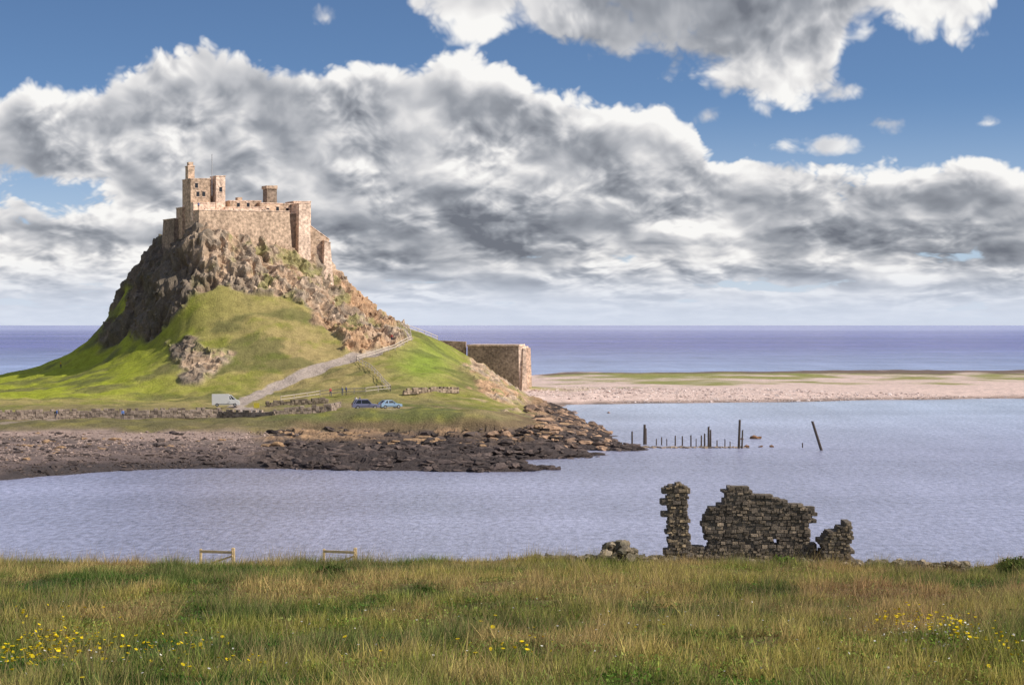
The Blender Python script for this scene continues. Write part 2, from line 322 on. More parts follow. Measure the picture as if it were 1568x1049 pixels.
# ---------------- foreground headland
def HF(x,y):
    x=np.asarray(x,float);y=np.asarray(y,float)
    z=np.where(y<78,14.7-.0885*(y-28),0)
    z=np.where(y<28,14.7+(28-y)*.12,z)
    edge=90+(fbm(x*.05+9,x*0+3.3,0,3,5)-.5)*5
    z78=14.7-.0885*50
    z=np.where(y>=78,z78-(y-78)*.135,z)
    z=z-np.clip(y-edge,0,100)**1.15*.75
    z=z+(fbm(x*.12,y*.12,0,3,61)-.5)*.7+(fbm(x*.6,y*.6,0,3,62)-.5)*.3
    z=z-.10-.42*sstep(10,26,x)*sstep(60,80,y)+.6*sstep(20,24,x)*sstep(77,82,y)
    return np.maximum(z,-3)
fx=np.concatenate([ar(-160,-34,3),ar(-34,34,.35),ar(34,160,3)]); fy=np.concatenate([ar(-30,20,3),ar(20,96,.35),ar(96,130,1.5)])
QX,QY=np.meshgrid(fx,fy); QZ=HF(QX,QY)
def gcol(x,y):
    a=fbm(x*.09,y*.05,0,4,71); b=fbm(x*.5,y*.22,0,4,72)
    px=784+F*x/np.maximum(y,1)
    c=np.zeros(x.shape+(3,))+np.array([.165,.20,.045])
    dry=sstep(.42,.62,a*.5+b*.5+.08*sstep(900,1500,px)+.10*sstep(33,62,y)-.07*sstep(78,86,y))
    c=mixc(c,(.42,.31,.125),dry)
    c=mixc(c,(.38,.22,.12),sstep(950,1400,px)*sstep(32,52,y)*sstep(.38,.55,b)*.75)
    c=mixc(c,(.07,.13,.03),sstep(.48,.60,fbm(x*.3+40,y*.16,0,4,73))*.85)
    c=mixc(c,(.34,.31,.07),sstep(.50,.62,fbm(x*.15+80,y*.3,0,4,75))*.6)
    return c
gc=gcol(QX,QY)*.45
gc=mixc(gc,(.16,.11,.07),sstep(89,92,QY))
idx=np.arange(len(fx)*len(fy)).reshape(len(fy),len(fx))
Fq=np.stack([idx[:-1,:-1],idx[:-1,1:],idx[1:,1:],idx[1:,:-1]],-1).reshape(-1,4)
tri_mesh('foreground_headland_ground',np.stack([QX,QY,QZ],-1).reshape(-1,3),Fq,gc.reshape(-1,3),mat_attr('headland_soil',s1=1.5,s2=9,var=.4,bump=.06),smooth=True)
M_grass=mat_attr('grass_blades',s1=1.2,s2=0,var=.2,bump=0,transl=.3,rough=.8,det=2)
def blades(n,ylo,yhi,hmin,hmax,w,filt=None,tipcol=None,colmul=1.0,pw=1.0,lean=.38,herb=False):
    u=rng.random(n)**pw; y=ylo+(yhi-ylo)*u; x=rng.uniform(-1,1,n)*(y*.31+2)
    if filt is not None:
        k=filt(x,y); x,y=x[k],y[k]
    n=len(x); z=HF(x,y)-.02
    tuft=fbm(x*1.3,y*1.0,0,3,81); t2=sstep(.3,.7,tuft)
    h=(hmin+(hmax-hmin)*rng.random(n)**1.5)*(.3+1.5*t2)
    a=rng.uniform(0,math.pi,n); wd=w*rng.uniform(.6,1.3,n)
    ln=rng.normal(0,lean,(n,2))*h[:,None]+np.array([.10,0])*h[:,None]
    p0=np.stack([x-np.cos(a)*wd,y-np.sin(a)*wd,z],-1);p1=np.stack([x+np.cos(a)*wd,y+np.sin(a)*wd,z],-1)
    p2=np.stack([x+ln[:,0],y+ln[:,1],z+h],-1)
    if herb:
        c0=np.stack([x,y,z+rng.uniform(.02,.18,n)],-1)[:,None,:]; V=(c0+rng.normal(0,w,(n,3,3))).reshape(-1,3)
        c=gcol(x,y)*rng.uniform(.4,1.4,(n,1))*np.array([.7,1.05,.8]); return V,np.repeat(c,3,0)
    V=np.stack([p0,p1,p2],1).reshape(-1,3)
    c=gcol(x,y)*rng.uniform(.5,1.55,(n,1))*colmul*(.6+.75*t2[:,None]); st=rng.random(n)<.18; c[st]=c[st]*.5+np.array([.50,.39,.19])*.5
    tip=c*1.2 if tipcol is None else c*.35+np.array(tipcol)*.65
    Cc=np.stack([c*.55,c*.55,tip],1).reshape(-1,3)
    return V,Cc
sets=[blades(420000,21,92,.08,.30,.012,pw=1.1),blades(95000,24,92,.2,.55,.008,filt=lambda x,y: fbm(x*.25,y*.15,0,3,85)>.45,tipcol=(.50,.34,.20),pw=.85),blades(190000,21,75,.1,.2,.022,herb=True),
 blades(7000,78,88,.3,.6,.010,tipcol=(.55,.40,.24),filt=lambda x,y: fbm(x*.3,y*.1,0,3,88)>.52)]
V=np.concatenate([s[0] for s in sets]);Cc=np.concatenate([s[1] for s in sets]); 
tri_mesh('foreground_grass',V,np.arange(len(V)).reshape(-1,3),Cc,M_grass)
def flowers(name,clusters,colr,size):
    P=[]
    for px,py,rx,ry,nn in clusters:
        Y0=None
        for yy in np.arange(23,90,.2):
            zz=float(HF(np.array([0.+PX(px,yy)]),np.array([yy]))[0])
            if 497-(zz-CZ)*F/yy<py: Y0=yy;break
        if Y0 is None: continue
        x=PX(px,Y0)+rng.normal(0,rx,nn); y=Y0+rng.normal(0,ry,nn); y=np.maximum(y,23); z=HF(x,y)+rng.uniform(.14,.42,nn); P.append(np.stack([x,y,z],-1))
    P=np.concatenate(P); n=len(P); s=size*rng.uniform(.5,1.5,n)
    bm=bmesh.new(); bmesh.ops.create_cone(bm,cap_ends=True,segments=7,radius1=.3,radius2=1,depth=.7); b=base_from_bm(bm)
    V,Fc,Cc=instances([b],P,np.stack([s,s,s*.8],-1),rotz(rng.uniform(0,6,n),.5),np.array(colr)*rng.uniform(.8,1.1,(n,1)),np.zeros(n,int)); tri_mesh(name,V,Fc,Cc,M_grass)
flowers('yellow_wildflowers',[(10,1025,.5,1.6,150),(80,1000,.45,1.2,100),(170,1015,.9,1.5,70),(280,1015,.4,.8,30),(1400,968,.5,1.2,120),(1445,974,.5,1.2,60),(1540,1010,.4,1,40),(755,1010,.5,.8,16),(390,1035,.8,.8,20),(60,950,1,2,24),(600,990,2,3,20)],(.80,.62,.02),.030)
flowers('white_wildflowers',[(1440,988,.6,1,90),(500,985,5,8,80),(1000,1000,5,8,70),(1250,960,3,3,50),(150,1030,2,1.5,50)],(.75,.73,.66),.018)
def bush(name,px,Y,r,nn,c0):
    x0=PX(px,Y); u=rng.normal(0,1,(nn,3)); u/=np.linalg.norm(u,axis=1)[:,None]; rr=r*rng.random((nn,1))**.4
    P=u*rr*np.array([1.2,1,.7])*(0.7+.6*fbm(u[:,:1]*2+5,u[:,1:2]*2,u[:,2:]*2,2,4)); P[:,2]=np.abs(P[:,2]); P+=np.array([x0,Y,float(HF(np.array([x0]),np.array([Y]))[0])])
    a=rng.normal(0,.05,(nn,3,3)); V=(P[:,None,:]+a).reshape(-1,3)
    c=np.array(c0)*rng.uniform(.5,1.6,(nn,1)); tri_mesh(name,V,np.arange(3*nn).reshape(-1,3),np.repeat(c,3,0),M_grass)
bush('shrub',508,68,.6,2400,(.05,.09,.02)); bush('shrub',655,55,.25,500,(.06,.10,.02)); bush('shrub',1200,83.5,.6,800,(.10,.16,.03)); bush('shrub',918,85,.5,1000,(.10,.13,.03)); bush('shrub',985,85,.5,800,(.09,.13,.03)); bush('shrub',1350,83,.5,700,(.12,.14,.04)); bush('shrub',1080,84,.4,500,(.14,.17,.05)); bush('shrub',1560,80,.9,1800,(.12,.15,.04)); bush('shrub',1500,80,.5,900,(.13,.16,.05))
# ---------------- ruin, stone by stone
RB=[rbox()]
def masonry(name,poly,Y,th,holes=[],rowpx=4.3,c0=(.13,.108,.088),c1=(.32,.25,.18),parent=None):
    k=Y/F; P=[];S=[];Cl=[]; ylo=min(p[1] for p in poly);yhi=max(p[1] for p in poly)
    y=yhi
    while y>ylo:
        rh=rowpx*random.uniform(.6,1.5); x=min(p[0] for p in poly)-random.random()*8
        while x<max(p[0] for p in poly):
            w=rh*random.uniform(.8,2.6); cx,cy=x+w/2,y-rh/2+random.uniform(-.4,.4)
            hit=any(abs(cx-h[0])<h[2]+w*.45 and abs(cy-h[1])<h[2]+rh*.45 for h in holes)
            if bool(inpoly(np.array([cx]),np.array([cy]),poly)[0]) and not hit:
                P.append(((cx-784)*k,Y+random.uniform(-.04,.04),PZ(cy,Y))); S.append((w*k*.98,th*random.uniform(.94,1.04),rh*k*random.uniform(.88,1.02)))
                t=random.random(); m=random.uniform(.65,1.35); Cl.append([ (a*(1-t*t)+b*t*t)*m for a,b in zip(c0,c1)])
                if min(abs(cx-h[0])*.6+abs(cy-h[1]) for h in holes+[(9e9,0,0)])>11:
                    P.append(((cx-784)*k,Y,PZ(cy,Y))); S.append((w*k*1.3,th*.91,rh*k*1.45)); Cl.append([.15,.125,.10])
            x+=w
        y-=rh
    P=np.array(P);S=np.array(S);Cl=np.array(Cl); n=len(P)
    V,Fc,Cc=instances(RB,P,S,rotz(rng.normal(0,.03,n),.03),Cl,np.zeros(n,int)); return tri_mesh(name,V,Fc,Cc,M_ruin,parent=parent)
M_ruin=mat_attr('weathered_rubble_stone',s1=2,s2=14,var=.55,bump=.06)
ruin=empty('ruined_stone_wall')
masonry('left_pillar',[(1021,880),(1023,800),(1020,768),(1022,758),(1019,748),(1026,741),(1036,739),(1049,742),(1052,765),(1050,785),(1054,800),(1056,880)],86,.9,parent=ruin,c1=(.46,.35,.22))
masonry('low_sill',[(1050,880),(1052,836),(1064,834),(1082,838),(1090,880)],86.3,.8,parent=ruin)
masonry('main_wall',[(1066,885),(1080,842),(1084,830),(1078,812),(1069,803),(1072,797),(1086,795),(1084,776),(1104,771),(1108,752),(1113,743),(1128,743),(1142,746),(1152,757),(1172,757),(1190,761),(1206,770),(1222,771),(1240,775),(1246,780),(1245,796),(1240,800),(1243,815),(1238,826),(1250,842),(1258,855),(1262,885)],86.3,.9,holes=[(1187,828,2.6)],parent=ruin)
masonry('right_pillar',[(1258,885),(1260,835),(1258,818),(1270,812),(1282,808),(1288,801),(1299,799),(1302,815),(1301,840),(1305,885)],85.8,1.2,parent=ruin,c1=(.46,.35,.22))
rb=[]
for (a,b,top,nn,s0) in [(800,1030,853,340,.22),(925,970,844,100,.3),(932,962,833,34,.26),(1290,1480,861,240,.2),(1060,1260,860,60,.22)]:
    px=rng.uniform(a,b,nn); Y=rng.normal(84.5,.6,nn); s=s0*rng.uniform(.5,1.4,nn)
    z=PZ(top,Y)-rng.random(nn)*.35; rb.append((np.stack([PX(px,Y),Y,z],-1),np.stack([s*1.2,s,s*.8],-1)))
pos=np.concatenate([r[0] for r in rb]);scl=np.concatenate([r[1] for r in rb]); nn=len(pos)
V,Fc,Cc=instances(icos,pos,scl,rotz(rng.uniform(0,6,nn),.3),np.array([.10,.09,.065])+rng.random((nn,1))**2*np.array([[.26,.2,.14]]),rng.integers(0,8,nn)); tri_mesh('wall_rubble',V,Fc,Cc,M_ruin)
# ---------------- generic box parts
def box_mesh(name,corners_b,corners_t,mat,parent=None,bev=0):
    bm=bmesh.new(); vb=[bm.verts.new(c) for c in corners_b]; vt=[bm.verts.new(c) for c in corners_t]; n=len(vb)
    bm.faces.new(vb[::-1]); bm.faces.new(vt)
    for i in range(n): bm.faces.new((vb[i],vb[(i+1)%n],vt[(i+1)%n],vt[i]))
    if bev: bmesh.ops.bevel(bm,geom=bm.edges[:],offset=bev,segments=2,affect='EDGES')
    bmesh.ops.recalc_face_normals(bm,faces=bm.faces[:])
    me=bpy.data.meshes.new(name); bm.to_mesh(me); bm.free(); me.materials.append(mat)
    o=bpy.data.objects.new(name,me); link(o); o.parent=parent; return o
def beam(name,p,q,w,h,mat,parent=None):
    p,q=Vector(p),Vector(q); d=(q-p).normalized(); up=Vector((0,0,1)) if abs(d.z)<.9 else Vector((0,1,0)); s=d.cross(up).normalized(); u=s.cross(d).normalized()
    a=[s*w/2+u*h/2,-s*w/2+u*h/2,-s*w/2-u*h/2,s*w/2-u*h/2]
    return box_mesh(name,[p+k for k in a],[q+k for k in a],mat,parent,bev=min(w,h)*.12)
# ---------------- castle
th=math.radians(30); ct,st_=math.cos(th),math.sin(th); OY=438.0; OX=PX(305,OY)
def a_of(px,b): k=(px-784)/F; return (k*(OY+b*ct)-OX+b*st_)/(ct-k*st_)
def LP(a,b): return (OX+a*ct-b*st_, OY+a*st_+b*ct)
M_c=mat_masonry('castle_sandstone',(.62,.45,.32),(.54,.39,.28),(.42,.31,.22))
M_cl=mat_masonry('castle_pale_sunlit_stone',(.82,.62,.48),(.74,.55,.42),(.58,.43,.33))  # pale trim stone; also paints sunlight onto the east buttress and turret
M_cd=mat_masonry('castle_dark_shaded_stone',(.34,.26,.20),(.29,.22,.17),(.22,.17,.12))  # darker copy, puts shade into the west bastion and recess colour
M_win=mat_simple('dark_window_glass',(.02,.022,.025),.2)
castle=empty('hilltop_castle')
def blk(name,p0,p1,b0,dep,ytl,ytr=None,zb=30,mat=None,batter=0.0,cop=True):
    ytr=ytl if ytr is None else ytr
    a0,a1=a_of(p0,b0),a_of(p1,b0); (x0,y0),(x1,y1)=LP(a0,b0),LP(a1,b0)
    zl,zr=PZ(ytl,y0),PZ(ytr,y1)
    (x2,y2),(x3,y3)=LP(a1,b0+dep),LP(a0,b0+dep)
    bt=batter; cb=[LP(a0-bt,b0-bt),LP(a1+bt,b0-bt),LP(a1+bt,b0+dep+bt),LP(a0-bt,b0+dep+bt)]
    o=box_mesh(name,[(*c,zb) for c in cb],[(x0,y0,zl),(x1,y1,zr),(x2,y2,zr),(x3,y3,zl)],mat or M_c,castle)
    if cop:
        e=.10; cc=[LP(a0-e,b0-e),LP(a1+e,b0-e),LP(a1+e,b0+dep+e),LP(a0-e,b0+dep+e)]; zz=[zl,zr,zr,zl]
        box_mesh(name+'_coping',[(*c,z+.003) for c,z in zip(cc,zz)],[(*c,z+.2) for c,z in zip(cc,zz)],M_cl,castle)
    return o
def win(px,py,b,w=.9,h=1.4):
    a=a_of(px,b); x,y=LP(a,b); z=PZ(py,y)
    c=[LP(a-w/2,b-.03),LP(a+w/2,b-.03),LP(a+w/2,b+.3),LP(a-w/2,b+.3)]
    box_mesh('window',[(*k,z-h/2) for k in c],[(*k,z+h/2) for k in c],M_win,castle)
    c=[LP(a-w/2-.2,b-.09),LP(a+w/2+.2,b-.09),LP(a+w/2+.2,b+.2),LP(a-w/2-.2,b+.2)]
    box_mesh('window_lintel',[(*k,z+h/2+.003) for k in c],[(*k,z+h/2+.3) for k in c],M_cl,castle)
    box_mesh('window_sill',[(*k,z-h/2-.2) for k in c],[(*k,z-h/2-.003) for k in c],M_cl,castle)
blk('battery_wall',305,443,0,11.5,322,324,zb=30,mat=M_c,batter=.9)
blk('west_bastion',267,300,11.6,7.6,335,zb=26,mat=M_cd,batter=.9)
blk('west_upper_wall',279,350,9,4,318,zb=40,mat=M_c)
blk('keep_tower',292,322,5,5.5,274,zb=44,mat=M_c)
blk('keep_tower_base',296,330,3.2,1.7,311,zb=44,mat=M_cl)
blk('bell_turret',288,298,6.5,1.8,255,zb=53,mat=M_c)
blk('bell_turret_top',289,296,6.8,1.2,248,zb=56,mat=M_c,cop=False)
blk('stair_turret',331,345,4,3.8,270,zb=44,mat=M_cl)
blk('lower_range',352,400,6,6,308,zb=44,mat=M_c)
blk('parapet_range',345,405,2.5,1.0,318,zb=44,mat=M_cl)
blk('east_range',398,453,4.5,7,311,313,zb=40,mat=M_c)
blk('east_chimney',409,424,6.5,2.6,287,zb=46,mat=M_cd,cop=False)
blk('chimney_cap',408,425,6.3,3.0,284,zb=PZ(287.2,450),mat=M_c,cop=False)
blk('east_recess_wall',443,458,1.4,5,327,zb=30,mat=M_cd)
blk('east_buttress',458,474,-.2,7,312,zb=30,mat=M_cl,batter=.4)
blk('east_upper_block',450,476,5,5,309,zb=40,mat=M_cl)
blk('lower_east_wall',474.5,504,1.0,6,345,367,zb=24,mat=M_c,batter=.5)
blk('lower_east_return',497,506,-.4,5,369,372,zb=24,mat=M_cl,batter=.9)
blk('garderobe_chimney',364,371,8,1.5,302,zb=46,mat=M_c,cop=False)
for px,py,b in [(303,297,5),(312,297,5),(301,284,5),(338,290,4),(365,314,6),(380,314,6),(410,322,4.5),(425,320,4.5),(440,322,4.5),(466,325,-.2),(466,350,-.2),(488,372,1.0)]:
    win(px,py,b,.7,1.1)
for i,px in enumerate(range(309,443,11)):
    a=a_of(px,0); w=.9
    c=[LP(a-w,0.02),LP(a+w,0.02),LP(a+w,.7),LP(a-w,.7)]; z=PZ(322+2*(px-305)/138,LP(a,0)[1])+.203
    if i%4==1: box_mesh('merlon',[(*k,z) for k in c],[(*k,z+.3) for k in c],M_cl,castle)
M_metal=mat_simple('painted_pole',(.5,.5,.5),.5)
xx,yy=LP(a_of(327,4),5); beam('flagpole',(xx,yy,50),(xx,yy,PZ(236,yy)),.16,.16,M_metal,castle)
# ---------------- lime kilns
kiln=empty('lime_kilns')
M_k=mat_masonry('kiln_stone',(.44,.325,.24),(.36,.265,.20),(.28,.21,.155))
def kb(name,pts,zb,zt,mat,zt2=None,bt=0.0):
    cx=sum(p[0] for p in pts)/len(pts);cy=sum(p[1] for p in pts)/len(pts)
    return box_mesh(name,[(p[0]+(p[0]-cx)*bt,p[1]+(p[1]-cy)*bt,zb) for p in pts],[(p[0],p[1],zt if i in(0,3) else (zt2 or zt)) for i,p in enumerate(pts)],mat,kiln)
Yk=497
A0=(PX(716,Yk+3),Yk+3);A1=(PX(794,Yk),Yk);A2=(A1[0]+1.6,Yk+16);A3=(A0[0]+1.6,Yk+19)
kb('kiln_body',[A0,A1,A2,A3],1,PZ(530,Yk),M_k,bt=.03)
kb('kiln_coping',[(A0[0]-.2,A0[1]-.25),(A1[0]+.2,A1[1]-.25),(A2[0]+.2,A2[1]),(A3[0],A3[1])],PZ(530,Yk)+.003,PZ(527.5,Yk),M_cl)
kb('kiln_sunlit_end_slab',[(A1[0]+.02,A1[1]+.1),(A1[0]+1.1,A1[1]+.5),(A2[0]+1.1,A2[1]-.1),(A2[0]+.02,A2[1]-.1)],1,PZ(530.5,Yk),M_cl,bt=.02)  # thin pale slab added so the kiln end looks sunlit
for t in (.0,.42,.85):
    x=A1[0]+1.2+1.6*t;y=A1[1]+.3+16*t; kb('kiln_buttress',[(x,y),(x+.7,y+.1),(x+.7,y+1.7),(x,y+1.6)],1,PZ(533,Yk),M_cl,bt=1.2)
B0=(PX(664,Yk+6),Yk+6);B1=(PX(713,Yk+4.5),Yk+4.5)
kb('ramp_wall',[B0,B1,(B1[0],B1[1]+8),(B0[0],B0[1]+8)],2,PZ(521,Yk+5),M_k,zt2=PZ(523,Yk+5))
# ---------------- dry stone walls
M_wall=mat_attr('drystone',s1=2,s2=8,var=.4,bump=.08)
def drystone(name,pl,h,th_=.6,c=(.30,.235,.19)):
    P=[];S=[];Cl=[];A=[]
    for (x0,y0),(x1,y1) in zip(pl[:-1],pl[1:]):
        L=math.hypot(x1-x0,y1-y0); ang=math.atan2(y1-y0,x1-x0)
        nr=int(h/.28)
        m=max(2,int(L/.6)); xs_=np.linspace(x0,x1,m);ys_=np.linspace(y0,y1,m);zs=H0(xs_,ys_)
        for j in range(nr+1):
            for i in range(m):
                if j==nr and random.random()<.35: continue
                P.append((xs_[i]+random.uniform(-.1,.1)*math.cos(ang),ys_[i],zs[i]+.1+j*h/nr));S.append((.66*random.uniform(.85,1.3),th_*random.uniform(.8,1.1),h/nr*random.uniform(.9,1.3)));A.append(ang)
                k=random.uniform(.55,1.4); Cl.append([q*k for q in c])
    P=np.array(P);n=len(P); V,Fc,Cc=instances(RB,P,np.array(S),rotz(np.array(A)+rng.normal(0,.06,n),.05),np.array(Cl),np.zeros(n,int)); return tri_mesh(name,V,Fc,Cc,M_wall)
def gw(px,py,z): Y=YW(py,z); return (PX(px,Y),Y)
drystone('drystone_wall',[gw(-500,650,3.8),gw(-60,643,4.1),gw(120,639,4.2),gw(250,637,4.3),gw(335,635,4.4)],1.4)
drystone('drystone_wall',[gw(335,635,4.4),gw(420,637,4.4),gw(505,633,4.8),gw(520,626,5)],1.1)
drystone('drystone_wall',[gw(410,622,4.8),gw(500,619,5)],.9,c=(.2,.16,.12))
drystone('drystone_wall',[(PX(620,372),372),(PX(660,376),376),(PX(700,384),384)],.8,c=(.30,.23,.17))
# ---------------- fences
M_wood=mat_simple('weathered_timber',(.58,.50,.42),.85,bump=.01); M_woodn=mat_simple('new_timber',(.72,.54,.30),.8,bump=.01); M_wd=mat_simple('old_wet_timber',(.075,.055,.042),.8,bump=.03)
def fence(name,pl,h=1.2,step=2.2,mat=None,hf=None,w=.14,rails=(.5,1.1)):
    hf=hf or hz; mat=mat or M_wood; e=empty(name); prev=None
    for (x0,y0),(x1,y1) in zip(pl[:-1],pl[1:]):
        m=max(1,round(math.hypot(x1-x0,y1-y0)/step))
        for i in range(m+1):
            if i==0 and prev is not None: continue
            x=x0+(x1-x0)*i/m;y=y0+(y1-y0)*i/m;z=hf(x,y)
            beam('post',(x,y,z-.5),(x+random.uniform(-.03,.03),y,z+h),w,w,mat,e)
            if prev:
                for r in rails: beam('rail',(prev[0],prev[1]-.08,prev[2]+r),(x,y-.08,z+r),.07,.13,mat,e)
            prev=(x,y,z)
    return e
fence('timber_fence',[(PX(546,409),409),(PX(575,413),413),(PX(605,418),418),(PX(630,427),427),(PX(628,434),434),(PX(607,446),446)])
fence('timber_fence',[(PX(546,409),409),(PX(565,400),400),(PX(582,390),390),(PX(598,376),376)],step=2.6)
fence('timber_fence',[(PX(607,446),446),(PX(640,450),450),(PX(670,455),455)],step=2.6)
fence('timber_fence',[(PX(430,372),372),(PX(490,376),376),(PX(560,374),374),(PX(598,376),376)],step=2.6)
def fg_fence(pa,pb,Y):
    e=empty('timber_fence'); zt=PZ(838,Y); x0,x1=PX(pa,Y),PX(pb,Y)
    beam('post',(x1,Y,zt-2.4),(x1,Y,zt),.15,.15,M_woodn,e); beam('post',(x0,Y+.6,zt-2.4),(x0,Y+.6,zt-.12),.11,.11,M_woodn,e)
    beam('rail',(x0,Y+.5,zt-.22),(x1,Y-.1,zt-.2),.05,.12,M_woodn,e); beam('brace',(x0+.5,Y+.4,zt-.75),(x1,Y-.12,zt-.35),.05,.08,M_woodn,e)
fg_fence(304,357,86); fg_fence(494,544,86)
def post(px,yt,yb,r=.16,dx=0):
    Y=YW(yb,0); x=PX(px,Y); e=bpy.data.meshes.new('old_jetty_post'); bm=bmesh.new()
    bmesh.ops.create_cone(bm,cap_ends=True,segments=9,radius1=r,radius2=r*.78,depth=1)
    zt=PZ(yt,Y); 
    for v in bm.verts:
        t=v.co.z+.5; v.co.z=-1+t*(zt+1); v.co.x+=x+dx*(Y/F)*t; v.co.y+=Y; 
        if t>.9: v.co.z+=random.uniform(-.12,.12)
        v.co.x+=random.uniform(-.02,.02)
    bmesh.ops.recalc_face_normals(bm,faces=bm.faces[:]); bm.to_mesh(e); bm.free(); e.materials.append(M_wd); link(bpy.data.objects.new('old_jetty_post',e))
for a in [(968,660,679,.16),(987,650,680,.26),(989,656,680,.18),(1005,671,681,.12),(1013,669,681,.12),(1021,672,682,.1),(1034,667,682,.14),(1045,668,682,.13),(1058,666,683,.14),(1066,671,683,.1),(1074,666,683,.15),(1079,664,683,.15),(1085,653,684,.2),(1088,658,684,.16),(1098,674,684,.1),(1110,672,684,.1),(1118,676,684,.1),(1131,643,686,.23,2),(1136,658,686,.16,1),(1229,678,685,.12),(1261,645,689,.24,-17)]: post(*a)
# ---------------- people
def person_mesh(pose):
    vs={};
    def v(k,p,r): vs[k]=(p,r)
    st=.22 if pose=='walk' else .06
    v('pel',(0,0,.95),.14);v('waist',(0,0,1.08),.125);v('chest',(0,0,1.30),.15);v('neck',(0,0,1.48),.06);v('head',(0,-.015,1.60),.095);v('crown',(0,0,1.70),.075);v('nose',(0,-.10,1.60),.02)
    for s,n in((-1,'l'),(1,'r')):
        f=st*s
        v('hip'+n,(.10*s,0,.90),.095);v('kn'+n,(.11*s,-f*.55-.02,.50),.062);v('an'+n,(.11*s,-f*.9+(.08 if f<0 else 0),.09),.045);v('toe'+n,(.12*s,-f*.9-.15,.04),.035)
        v('sh'+n,(.19*s,0,1.42),.06);v('el'+n,(.24*s,f*.5+.02,1.15),.045);v('wr'+n,(.25*s,f*.8-.06,.92),.032);v('ha'+n,(.25*s,f*.9-.08,.82),.038);v('fi'+n,(.245*s,f*.95-.09,.75),.022)
    ed=[('pel','waist'),('waist','chest'),('chest','neck'),('neck','head'),('head','crown'),('head','nose')]
    for n in 'lr': ed+=[('pel','hip'+n),('hip'+n,'kn'+n),('kn'+n,'an'+n),('an'+n,'toe'+n),('chest','sh'+n),('sh'+n,'el'+n),('el'+n,'wr'+n),('wr'+n,'ha'+n),('ha'+n,'fi'+n)]
    ks=list(vs); me=bpy.data.meshes.new('p'); me.from_pydata([vs[k][0] for k in ks],[(ks.index(a),ks.index(b)) for a,b in ed],[])
    o=bpy.data.objects.new('p',me); link(o); m=o.modifiers.new('s','SKIN')
    for i,k in enumerate(ks): me.skin_vertices[0].data[i].radius=(vs[k][1],)*2
    me.skin_vertices[0].data[0].use_root=True
    o.modifiers.new('b','SUBSURF').levels=1
    dg=bpy.context.evaluated_depsgraph_get(); r=bpy.data.meshes.new_from_object(o.evaluated_get(dg)); bpy.data.objects.remove(o); return r
PM={k:person_mesh(k) for k in('walk','stand')}
M_skin=mat_simple('skin',(.5,.32,.24),.6);M_hair=mat_simple('hair',(.07,.045,.03),.8)
def person(px,Y,pose,face,shirt,trs,hf=hz,z=None):
    me=PM[pose].copy(); 
    for i,c in enumerate((shirt,trs)): me.materials.append(mat_simple('clothing',c,.9))
    me.materials.append(M_skin); me.materials.append(M_hair)
    for p in me.polygons:
        c=p.center; p.use_smooth=True
        p.material_index=3 if (c.z>1.64 or (c.z>1.52 and c.y>.03)) else 2 if (c.z>1.47 or (c.z<.9 and abs(c.x)>.2)) else 1 if c.z<.98 and abs(c.x)<.2 else 0
    o=bpy.data.objects.new('person',me); link(o); x=PX(px,Y); o.location=(x,Y,(hf(x,Y) if z is None else z)+.05); o.rotation_euler=(0,0,face); 
for a in [(600,423,'walk',2.6,(.5,.08,.07),(.05,.06,.1)),(605,425,'walk',-.5,(.1,.15,.4),(.06,.06,.07)),(611,427,'stand',.5,(.7,.68,.65),(.07,.08,.13)),(617,428,'walk',2.8,(.05,.05,.06),(.1,.09,.08)),(583,452,'stand',1,(.08,.09,.12),(.05,.05,.07)),
          (87,324,'walk',1.5,(.05,.12,.35),(.07,.07,.09)),(94,325,'walk',1.5,(.55,.5,.48),(.05,.06,.12)),(93,446,'stand',1.2,(.65,.45,.04),(.06,.06,.09)),(506,374,'stand',.4,(.5,.1,.08),(.05,.06,.1)),(524,374,'walk',-1,(.3,.3,.32),(.1,.1,.14)),(530,374,'stand',2,(.08,.1,.3),(.05,.05,.05)),(545,350,'stand',0,(.6,.6,.6),(.06,.08,.18)),(551,351,'stand',.8,(.1,.1,.1),(.2,.17,.12)),(188,322,'stand',.4,(.1,.2,.5),(.05,.05,.06))]: person(*a)
xx,yy=LP(a_of(303,.4),.5); person(304,yy,'stand',0,(.15,.2,.4),(.05,.05,.07),z=PZ(322,OY)+.2)
